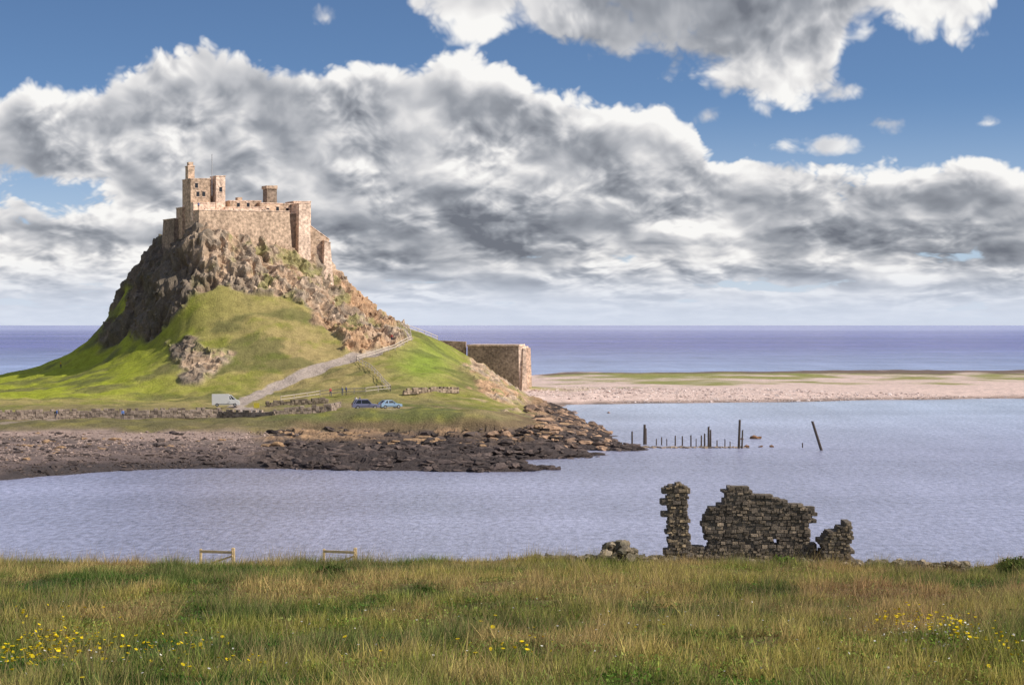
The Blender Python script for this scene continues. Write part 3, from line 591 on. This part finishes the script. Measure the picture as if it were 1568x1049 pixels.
# ---------------- vehicles
M_tyre=mat_simple('tyre_rubber',(.02,.02,.02),.9);M_hub=mat_simple('wheel_alloy',(.45,.45,.46),.35,.8);M_lamp=mat_simple('lamp_lens',(.7,.68,.6),.15);M_tail=mat_simple('tail_lamp',(.4,.02,.02),.2);M_trim=mat_simple('black_trim',(.03,.03,.03),.6)
def car(name,px,Y,yaw,L,Wd,H,lower,cabin,colr):
    e=empty(name); mp=mat_simple(name+'_paint',colr,.25,.3,var=.03)
    def ext(nm,prof,w,mat,inset=None,bev=.04):
        bm=bmesh.new(); A=[];B=[]
        for i,(x,z) in enumerate(prof):
            s=w/2-(inset[i] if inset else 0); A.append(bm.verts.new((x,-s,z)));B.append(bm.verts.new((x,s,z)))
        n=len(prof); bm.faces.new(A);bm.faces.new(B[::-1])
        for i in range(n): bm.faces.new((A[i],B[i],B[(i+1)%n],A[(i+1)%n]))
        bmesh.ops.recalc_face_normals(bm,faces=bm.faces[:])
        if bev: bmesh.ops.bevel(bm,geom=bm.edges[:],offset=bev,segments=2,affect='EDGES')
        me=bpy.data.meshes.new(nm); bm.to_mesh(me); bm.free(); me.materials.append(mat); o=bpy.data.objects.new(nm,me); link(o); o.parent=e
        return o
    ext('body',lower,Wd,mp)
    zb=min(z for x,z in cabin); zt=max(z for x,z in cabin)
    ins=[.04+.16*(z-zb)/(zt-zb) for x,z in cabin]
    ext('windows',cabin,Wd-.02,M_win,ins,.02)
    xr=sorted(x for x,z in cabin if z>zt-.1)
    box_mesh('roof',[(xr[0]-.05,-Wd/2+.16,zt-.02),(xr[-1]+.05,-Wd/2+.16,zt-.02),(xr[-1]+.05,Wd/2-.16,zt-.02),(xr[0]-.05,Wd/2-.16,zt-.02)],[(xr[0],-Wd/2+.22,zt+.06),(xr[-1],-Wd/2+.22,zt+.06),(xr[-1],Wd/2-.22,zt+.06),(xr[0],Wd/2-.22,zt+.06)],mp,e)
    xb=sorted(x for x,z in cabin if z<zb+.1)
    for s in(-1,1):
        for (a,b) in ((xb[0],xr[0]),(xb[-1],xr[-1]),((xb[0]*.55+xb[-1]*.45),(xr[0]*.55+xr[-1]*.45)),((xb[0]*.9+xb[-1]*.1),(xr[0]*.85+xr[-1]*.15))):
            beam('pillar',(a,s*(Wd/2-.05),zb),(b,s*(Wd/2-.2),zt),.08,.1,mp,e)
        beam('side_moulding',(-L*.32,s*(Wd/2+.01),.5),(L*.3,s*(Wd/2+.01),.5),.03,.08,M_trim,e)
        beam('headlamp',(L/2-.08,s*(Wd/2-.3),.68),(L/2+.01,s*(Wd/2-.3),.68),.32,.16,M_lamp,e); beam('tail_lamp',(-L/2+.06,s*(Wd/2-.16),.85),(-L/2-.02,s*(Wd/2-.16),.85),.16,.3,M_tail,e)
        beam('door_mirror',(L*.16,s*(Wd/2),.98),(L*.16,s*(Wd/2+.2),1.0),.1,.14,mp,e)
        for x in(-L*.31,L*.32):
            for nm,r,w,m in(('tyre',.32,.2,M_tyre),('hub',.2,.22,M_hub),):
                bm=bmesh.new(); bmesh.ops.create_cone(bm,cap_ends=True,segments=20,radius1=r,radius2=r,depth=w,matrix=Matrix.Translation((x,s*(Wd/2-.09),.32))@Matrix.Rotation(math.pi/2,4,'X'))
                me=bpy.data.meshes.new(nm); bm.to_mesh(me); bm.free(); me.materials.append(m); o=bpy.data.objects.new(nm,me);link(o);o.parent=e
    x=PX(px,Y); e.location=(x,Y,hz(x,Y)+.2); e.rotation_euler=(0,0,yaw); return e
def est(L,H): return [(-L/2,.3),(L/2,.3),(L/2,.62),(L/2-.15,.78),(L*.2,.95),(-L/2+.05,.98),(-L/2,.8)],[(L*.2,.93),(L*.06,H-.05),(-L*.38,H-.05),(-L/2+.08,.96)]
def hat(L,H): return [(-L/2,.3),(L/2,.3),(L/2,.6),(L/2-.15,.76),(L*.2,.93),(-L/2+.05,.96),(-L/2,.75)],[(L*.2,.92),(L*.04,H-.05),(-L*.28,H-.05),(-L*.44,.94)]
lo,ca=est(4.8,1.7); car('estate_car',560,332,.2,4.8,1.8,1.7,lo,ca,(.22,.23,.36))
lo,ca=hat(4.1,1.45); car('hatchback_car',597,337,.5,4.1,1.7,1.45,lo,ca,(.34,.48,.66))
L=5.2; car('camper_van',346,358,.12,L,2.0,2.4,[(-L/2,.3),(L/2,.3),(L/2,.8),(L/2-.25,1.15),(L/2-.8,1.3),(L*.12,1.35),(L*.12,2.3),(-L/2,2.3)],[(L/2-.75,1.25),(L*.18,2.1),(L*.1,2.1),(L*.1,1.25)],(.8,.8,.78))
sg=empty('information_sign'); Y=341; x=PX(393,Y); z=hz(x,Y); M_y=mat_simple('yellow_sign_paint',(.6,.5,.05),.5,var=.05)
beam('post_1',(x-.35,Y,z-.3),(x-.35,Y,z+1.7),.08,.08,M_wood,sg);beam('post_2',(x+.35,Y,z-.3),(x+.35,Y,z+1.7),.08,.08,M_wood,sg)
box_mesh('panel',[(x-.5,Y-.1,z+.8),(x+.5,Y-.1,z+.8),(x+.5,Y-.05,z+.8),(x-.5,Y-.05,z+.8)],[(x-.5,Y-.1,z+1.7),(x+.5,Y-.1,z+1.7),(x+.5,Y-.05,z+1.7),(x-.5,Y-.05,z+1.7)],M_y,sg)
# ---------------- water
m,nt,b=newmat('sea_water_surface'); N=nt.nodes;Lk=nt.links
geo=N.new('ShaderNodeNewGeometry'); sp=N.new('ShaderNodeSeparateXYZ'); Lk.new(geo.outputs['Position'],sp.inputs[0])
def mp(sx,sy,scale,det=6,ro=.6):
    mm=N.new('ShaderNodeMapping'); mm.inputs['Scale'].default_value=(sx,sy,1); Lk.new(geo.outputs['Position'],mm.inputs['Vector'])
    nn=N.new('ShaderNodeTexNoise'); nn.inputs['Scale'].default_value=scale; nn.inputs['Detail'].default_value=det; nn.inputs['Roughness'].default_value=ro; Lk.new(mm.outputs[0],nn.inputs['Vector']); return nn
n1=mp(1,.45,1.3,4,.7); n2=mp(.25,1,.02,4,.6); n3=mp(.12,.5,.004,4,.6); n4=mp(.6,.12,.06,5,.75)
def mr(f,lo,hi,a=0.,bb=1.):
    r=N.new('ShaderNodeMapRange'); r.inputs['From Min'].default_value=lo;r.inputs['From Max'].default_value=hi;r.inputs['To Min'].default_value=a;r.inputs['To Max'].default_value=bb;Lk.new(f,r.inputs['Value']); return r.outputs[0]
def cm(f,a,bb):
    cr=N.new('ShaderNodeMix');cr.data_type='RGBA'; Lk.new(f,cr.inputs[0])
    for i,q in ((6,a),(7,bb)):
        if isinstance(q,tuple): cr.inputs[i].default_value=q
        else: Lk.new(q,cr.inputs[i])
    return cr.outputs[2]
c=cm(mr(sp.outputs[1],300,480),(.31,.32,.45,1),(.37,.44,.57,1)); c=cm(mr(sp.outputs[1],560,760),c,(.25,.31,.50,1)); c=cm(mr(sp.outputs[1],850,1700),c,(.13,.13,.36,1)); c=cm(mr(sp.outputs[1],2300,9000),c,(.38,.40,.64,1))  # farthest step mixes distance haze into the water colour
def mul(c,f,lo,hi,a,bb):
    v=N.new('ShaderNodeVectorMath');v.operation='SCALE';Lk.new(c,v.inputs[0]);Lk.new(mr(f,lo,hi,a,bb),v.inputs['Scale']); return v.outputs[0]
c=mul(c,n1.outputs['Fac'],.35,.65,.70,1.30); c=mul(c,n2.outputs['Fac'],.35,.65,.86,1.14); c=mul(c,n3.outputs['Fac'],.35,.65,.82,1.18); c=mul(c,n4.outputs['Fac'],.35,.65,.85,1.15)
c=cm(mr(n1.outputs['Fac'],.69,.75),c,(.8,.8,.84,1))
Lk.new(c,b.inputs['Base Color']); b.inputs['Roughness'].default_value=.26; b.inputs['IOR'].default_value=1.33
bp=N.new('ShaderNodeBump');bp.inputs['Strength'].default_value=.9;bp.inputs['Distance'].default_value=.22;Lk.new(n1.outputs['Fac'],bp.inputs['Height']);Lk.new(bp.outputs[0],b.inputs['Normal'])
S=60000; me=bpy.data.meshes.new('sea_water'); me.from_pydata([(-S,-S,0),(S,-S,0),(S,S,0),(-S,S,0)],[],[(0,1,2,3)]); me.materials.append(m); link(bpy.data.objects.new('sea_water',me))
# ---------------- sun & sky
sd=Vector((.92,-.22,.72)).normalized()
sl=bpy.data.lights.new('sun','SUN'); sl.energy=5.0; sl.angle=math.radians(.5); sl.color=(1,.92,.81); so=bpy.data.objects.new('sun',sl); link(so); so.rotation_euler=sd.to_track_quat('Z','Y').to_euler()
w=bpy.data.worlds.new('World'); sc.world=w; w.use_nodes=True; nt=w.node_tree; N=nt.nodes; Lk=nt.links
bg=N['Background']; STR=.1; bg.inputs['Strength'].default_value=STR
def setin(s,v):
    if isinstance(v,bpy.types.NodeSocket): Lk.new(v,s)
    else: s.default_value=v
def M(op,a,b=None,c=None,clamp=False):
    n_=N.new('ShaderNodeMath'); n_.operation=op; n_.use_clamp=clamp; setin(n_.inputs[0],a)
    if b is not None: setin(n_.inputs[1],b)
    if c is not None: setin(n_.inputs[2],c)
    return n_.outputs[0]
def SS(x,lo,hi,a=0.0,bb=1.0):
    r=N.new('ShaderNodeMapRange'); r.interpolation_type='SMOOTHSTEP'; setin(r.inputs['Value'],x); r.inputs['From Min'].default_value=lo;r.inputs['From Max'].default_value=hi;r.inputs['To Min'].default_value=a;r.inputs['To Max'].default_value=bb; return r.outputs[0]
def addall(l):
    r=l[0]
    for x_ in l[1:]: r=M('ADD',r,x_)
    return r
tc=N.new('ShaderNodeTexCoord'); sp=N.new('ShaderNodeSeparateXYZ'); Lk.new(tc.outputs['Generated'],sp.inputs[0])
X,Yv,Z=sp.outputs
U=M('MULTIPLY',M('ARCTAN2',X,Yv),29.26); Vv=M('MULTIPLY',M('ARCSINE',Z),29.26); Vp=M('MAXIMUM',Vv,0.0)
VL=M('MULTIPLY',M('LOGARITHM',M('ADD',Vp,.8),2.71828),4.6)
def curve(pts,vmax):
    fc=N.new('ShaderNodeFloatCurve'); cu=fc.mapping.curves[0]
    P=[((px-784)/100/20+.5,v/vmax) for px,v in pts]
    cu.points[0].location=(0,P[0][1]);cu.points[1].location=(1,P[-1][1])
    for x_,y_ in P: cu.points.new(min(max(x_,.001),.999),y_)
    fc.mapping.update(); setin(fc.inputs['Value'],M('ADD',M('DIVIDE',U,20.0),.5,clamp=True)); return M('MULTIPLY',fc.outputs[0],float(vmax))
T=curve([(px,(497-py)/100) for px,py in [(-200,170),(0,152),(100,132),(200,115),(270,90),(330,78),(480,88),(600,88),(740,78),(800,105),(860,132),(930,140),(1000,160),(1060,192),(1100,232),(1200,248),(1290,264),(1350,245),(1420,235),(1568,245),(1700,250)]],6)
Bc=curve([(px,(497-py)/100) for px,py in [(500,-100),(590,-30),(625,30),(660,70),(730,75),(790,45),(860,85),(930,120),(1040,130),(1120,155),(1200,178),(1255,160),(1300,80),(1360,65),(1420,76),(1490,70),(1520,15),(1600,-90)]],6)
cb0=N.new('ShaderNodeCombineXYZ'); setin(cb0.inputs[0],U); setin(cb0.inputs[1],VL)
def nzx(vec,scale,det=0,off=(0,0,0),ro=.5):
    a=N.new('ShaderNodeVectorMath'); a.operation='ADD'; Lk.new(vec,a.inputs[0]); a.inputs[1].default_value=off
    n_=N.new('ShaderNodeTexNoise'); n_.inputs['Scale'].default_value=scale; n_.inputs['Detail'].default_value=det; n_.inputs['Roughness'].default_value=ro; Lk.new(a.outputs[0],n_.inputs['Vector']); return n_.outputs['Fac']
wa=nzx(cb0.outputs[0],1.0,1,(0,0,20)); wb=nzx(cb0.outputs[0],1.1,1,(0,0,31))
wc=N.new('ShaderNodeCombineXYZ'); setin(wc.inputs[0],M('MULTIPLY',wa,.4)); setin(wc.inputs[1],M('MULTIPLY',wb,.4))
wv=N.new('ShaderNodeVectorMath'); wv.operation='ADD'; Lk.new(wc.outputs[0],wv.inputs[0]); Lk.new(cb0.outputs[0],wv.inputs[1])
P0=wv.outputs[0]
def billow(vec,off,octs):
    l=[]
    for i,(s,a) in enumerate(octs):
        n_=nzx(vec,s,0,(off[0],off[1],i*3.7+1.3))
        q=M('MULTIPLY_ADD',n_,2.0,-1.0); q=M('SQRT',M('MULTIPLY_ADD',q,q,.004))
        l.append(M('MULTIPLY',q,a))
    return addall(l)
OCT=[(.6,.70),(1.3,.5),(2.8,.32),(5.8,.18),(11.5,.09)]
b0=billow(P0,(0,0),OCT)
hN=M('SUBTRACT',b0,.53)
b1=billow(P0,(.10,.22),OCT[:4])
bump=M('SUBTRACT',b0,M('ADD',b1,.02))
s0=nzx(P0,.8,3,(0,0,11),.5); s1=nzx(P0,.8,3,(.22,.42,11),.5)
bumpS=M('SUBTRACT',s0,s1)
lown=nzx(cb0.outputs[0],.33,1,(0,0,4.4)); soft=SS(nzx(cb0.outputs[0],.8,0,(3,1,9)),.3,.65,.35,1.1)
st=N.new('ShaderNodeCombineXYZ'); setin(st.inputs[0],M('MULTIPLY',U,.38)); setin(st.inputs[1],VL); strat=nzx(st.outputs[0],1.0,3,(0,0,2.2),.55)
sC=M('SUBTRACT',strat,.5)
def blob(px,py,rx,ry):
    du=M('DIVIDE',M('SUBTRACT',U,(px-784)/100),rx/100.); dv=M('DIVIDE',M('SUBTRACT',Vv,(497-py)/100),ry/100.)
    return M('SUBTRACT',1.0,M('SQRT',M('ADD',M('MULTIPLY',du,du),M('MULTIPLY',dv,dv))))
dep1=M('SUBTRACT',T,Vv)
gapL=M('MAXIMUM',blob(60,305,330,80),0.0)
d1=addall([M('MINIMUM',M('MULTIPLY',dep1,1.6),.95),M('MULTIPLY',hN,1.15),M('MULTIPLY',gapL,-.85),M('MULTIPLY',sC,SS(Vp,.3,2.4,3.0,.9)),M('MULTIPLY',SS(Vp,.3,1.6),.25),-.22])
A1=SS(d1,0.0,.28)
dep2=M('SUBTRACT',Vv,Bc); d2=M('SUBTRACT',addall([M('MINIMUM',M('MULTIPLY',dep2,1.3),.8),M('MULTIPLY',hN,1.3),M('MULTIPLY',sC,.9)]),SS(Vv,6.5,9.0,0,1.5)); A2=SS(d2,-.1,.38)
sm=[blob(500,35,50,30),blob(1345,196,75,24),blob(1270,225,65,22),blob(1195,222,45,18),blob(1500,200,35,16),blob(1085,182,40,22),blob(1280,152,55,24),blob(1320,60,50,25)]
s_=sm[0]
for q in sm[1:]: s_=M('MAXIMUM',s_,q)
ov=M('SUBTRACT',M('MULTIPLY',M('SUBTRACT',lown,.45),5.0),SS(Vv,7.0,11.0,2.0,0.0))
d3=addall([M('MAXIMUM',M('SUBTRACT',s_,.18),ov),M('MULTIPLY',hN,1.8),M('MULTIPLY',sC,.6)]); A3=SS(d3,-.1,.75,0,.92)
dk=addall([M('MULTIPLY',SS(blob(px,py,rx,ry),0,1.0),a) for px,py,rx,ry,a in [(740,345,360,85,1.1),(600,185,330,80,.45),(130,200,250,60,.4),(880,265,260,60,.35),(1300,345,300,75,.6),(560,410,240,50,.5),(380,240,200,50,.25),(1500,390,200,50,.35)]])
dk=M('MULTIPLY',dk,M('MULTIPLY_ADD',M('ADD',M('MULTIPLY',sC,1.1),M('SUBTRACT',s0,.5)),1.0,1.0))
L1=addall([M('MULTIPLY',bumpS,1.7),M('MULTIPLY',bump,M('MULTIPLY',soft,1.1)),SS(dep1,.0,.9,.28,0.0),M('MULTIPLY',dk,-.44),M('MULTIPLY',M('SUBTRACT',lown,.5),.5),M('MULTIPLY',sC,SS(Vp,.8,2.5,1.5,.4)),SS(d1,.1,.7,.16,0),SS(Vp,.6,1.6,.06,0.0),.63])
dk2=SS(blob(1080,35,340,125),0,.8)
L2=addall([M('MULTIPLY',bumpS,1.3),M('MULTIPLY',bump,M('MULTIPLY',soft,.8)),SS(d2,.2,1.0,.0,-.14),M('MULTIPLY',dk2,-.46),M('MULTIPLY',sC,.6),.88])
def ramp(x,st):
    r=N.new('ShaderNodeValToRGB'); Lk.new(x,r.inputs[0]); e=r.color_ramp.elements
    e[0].position=st[0][0];e[0].color=(*st[0][1],1);e[1].position=st[-1][0];e[1].color=(*st[-1][1],1)
    for p_,c_ in st[1:-1]: q=e.new(p_); q.color=(*c_,1)
    return r.outputs[0]
RS=[(0,(.17,.185,.22)),(.35,(.32,.34,.38)),(.62,(.54,.55,.58)),(.85,(.80,.79,.79)),(1,(.95,.94,.92))]
def scale(c,k):
    v=N.new('ShaderNodeVectorMath');v.operation='SCALE';Lk.new(c,v.inputs[0]);v.inputs['Scale'].default_value=k; return v.outputs[0]
def mix(f,a,b_):
    m_=N.new('ShaderNodeMix');m_.data_type='RGBA'; setin(m_.inputs[0],f); setin(m_.inputs[6],a); setin(m_.inputs[7],b_); return m_.outputs[2]
sky=N.new('ShaderNodeTexSky'); sky.sky_type='NISHITA'; sky.sun_disc=False; sky.sun_elevation=math.asin(sd.z); sky.sun_rotation=math.atan2(sd.x,sd.y); sky.air_density=1.0; sky.dust_density=.6; sky.ozone_density=1.5
cv=N.new('ShaderNodeCombineXYZ'); setin(cv.inputs[0],X);setin(cv.inputs[1],Yv);setin(cv.inputs[2],M('ADD',M('MULTIPLY',M('MAXIMUM',Z,0.0),2.4),.01))
nv=N.new('ShaderNodeVectorMath');nv.operation='NORMALIZE';Lk.new(cv.outputs[0],nv.inputs[0]); Lk.new(nv.outputs[0],sky.inputs['Vector'])
c=sky.outputs[0]
tn=N.new('ShaderNodeVectorMath');tn.operation='MULTIPLY';Lk.new(c,tn.inputs[0]);tn.inputs[1].default_value=(.84,1.0,1.18); c=tn.outputs[0]
c=mix(SS(Vv,.5,3.6,.62,0.0),c,(.58/STR,.67/STR,.80/STR,1))
c=mix(A3,c,scale(ramp(M('ADD',.86,M('MULTIPLY',bumpS,1.5)),RS),1/STR))
c=mix(A1,c,scale(ramp(L1,RS),1/STR))
c=mix(A2,c,scale(ramp(L2,RS),1/STR))
c=mix(SS(Vv,0.05,1.1,.92,0.0),c,(.66/STR,.72/STR,.84/STR,1))
Lk.new(c,bg.inputs['Color'])
w.cycles.sampling_method='MANUAL'; w.cycles.sample_map_resolution=512
# ---------------- camera
cam=bpy.data.cameras.new('camera'); co=bpy.data.objects.new('camera',cam); link(co); co.location=(0,0,CZ); co.rotation_euler=(math.radians(90),0,0)
cam.sensor_width=36; cam.lens=36*F/1568; cam.shift_y=-27.0/1568; cam.clip_end=200000; cam.clip_start=.5; sc.camera=co
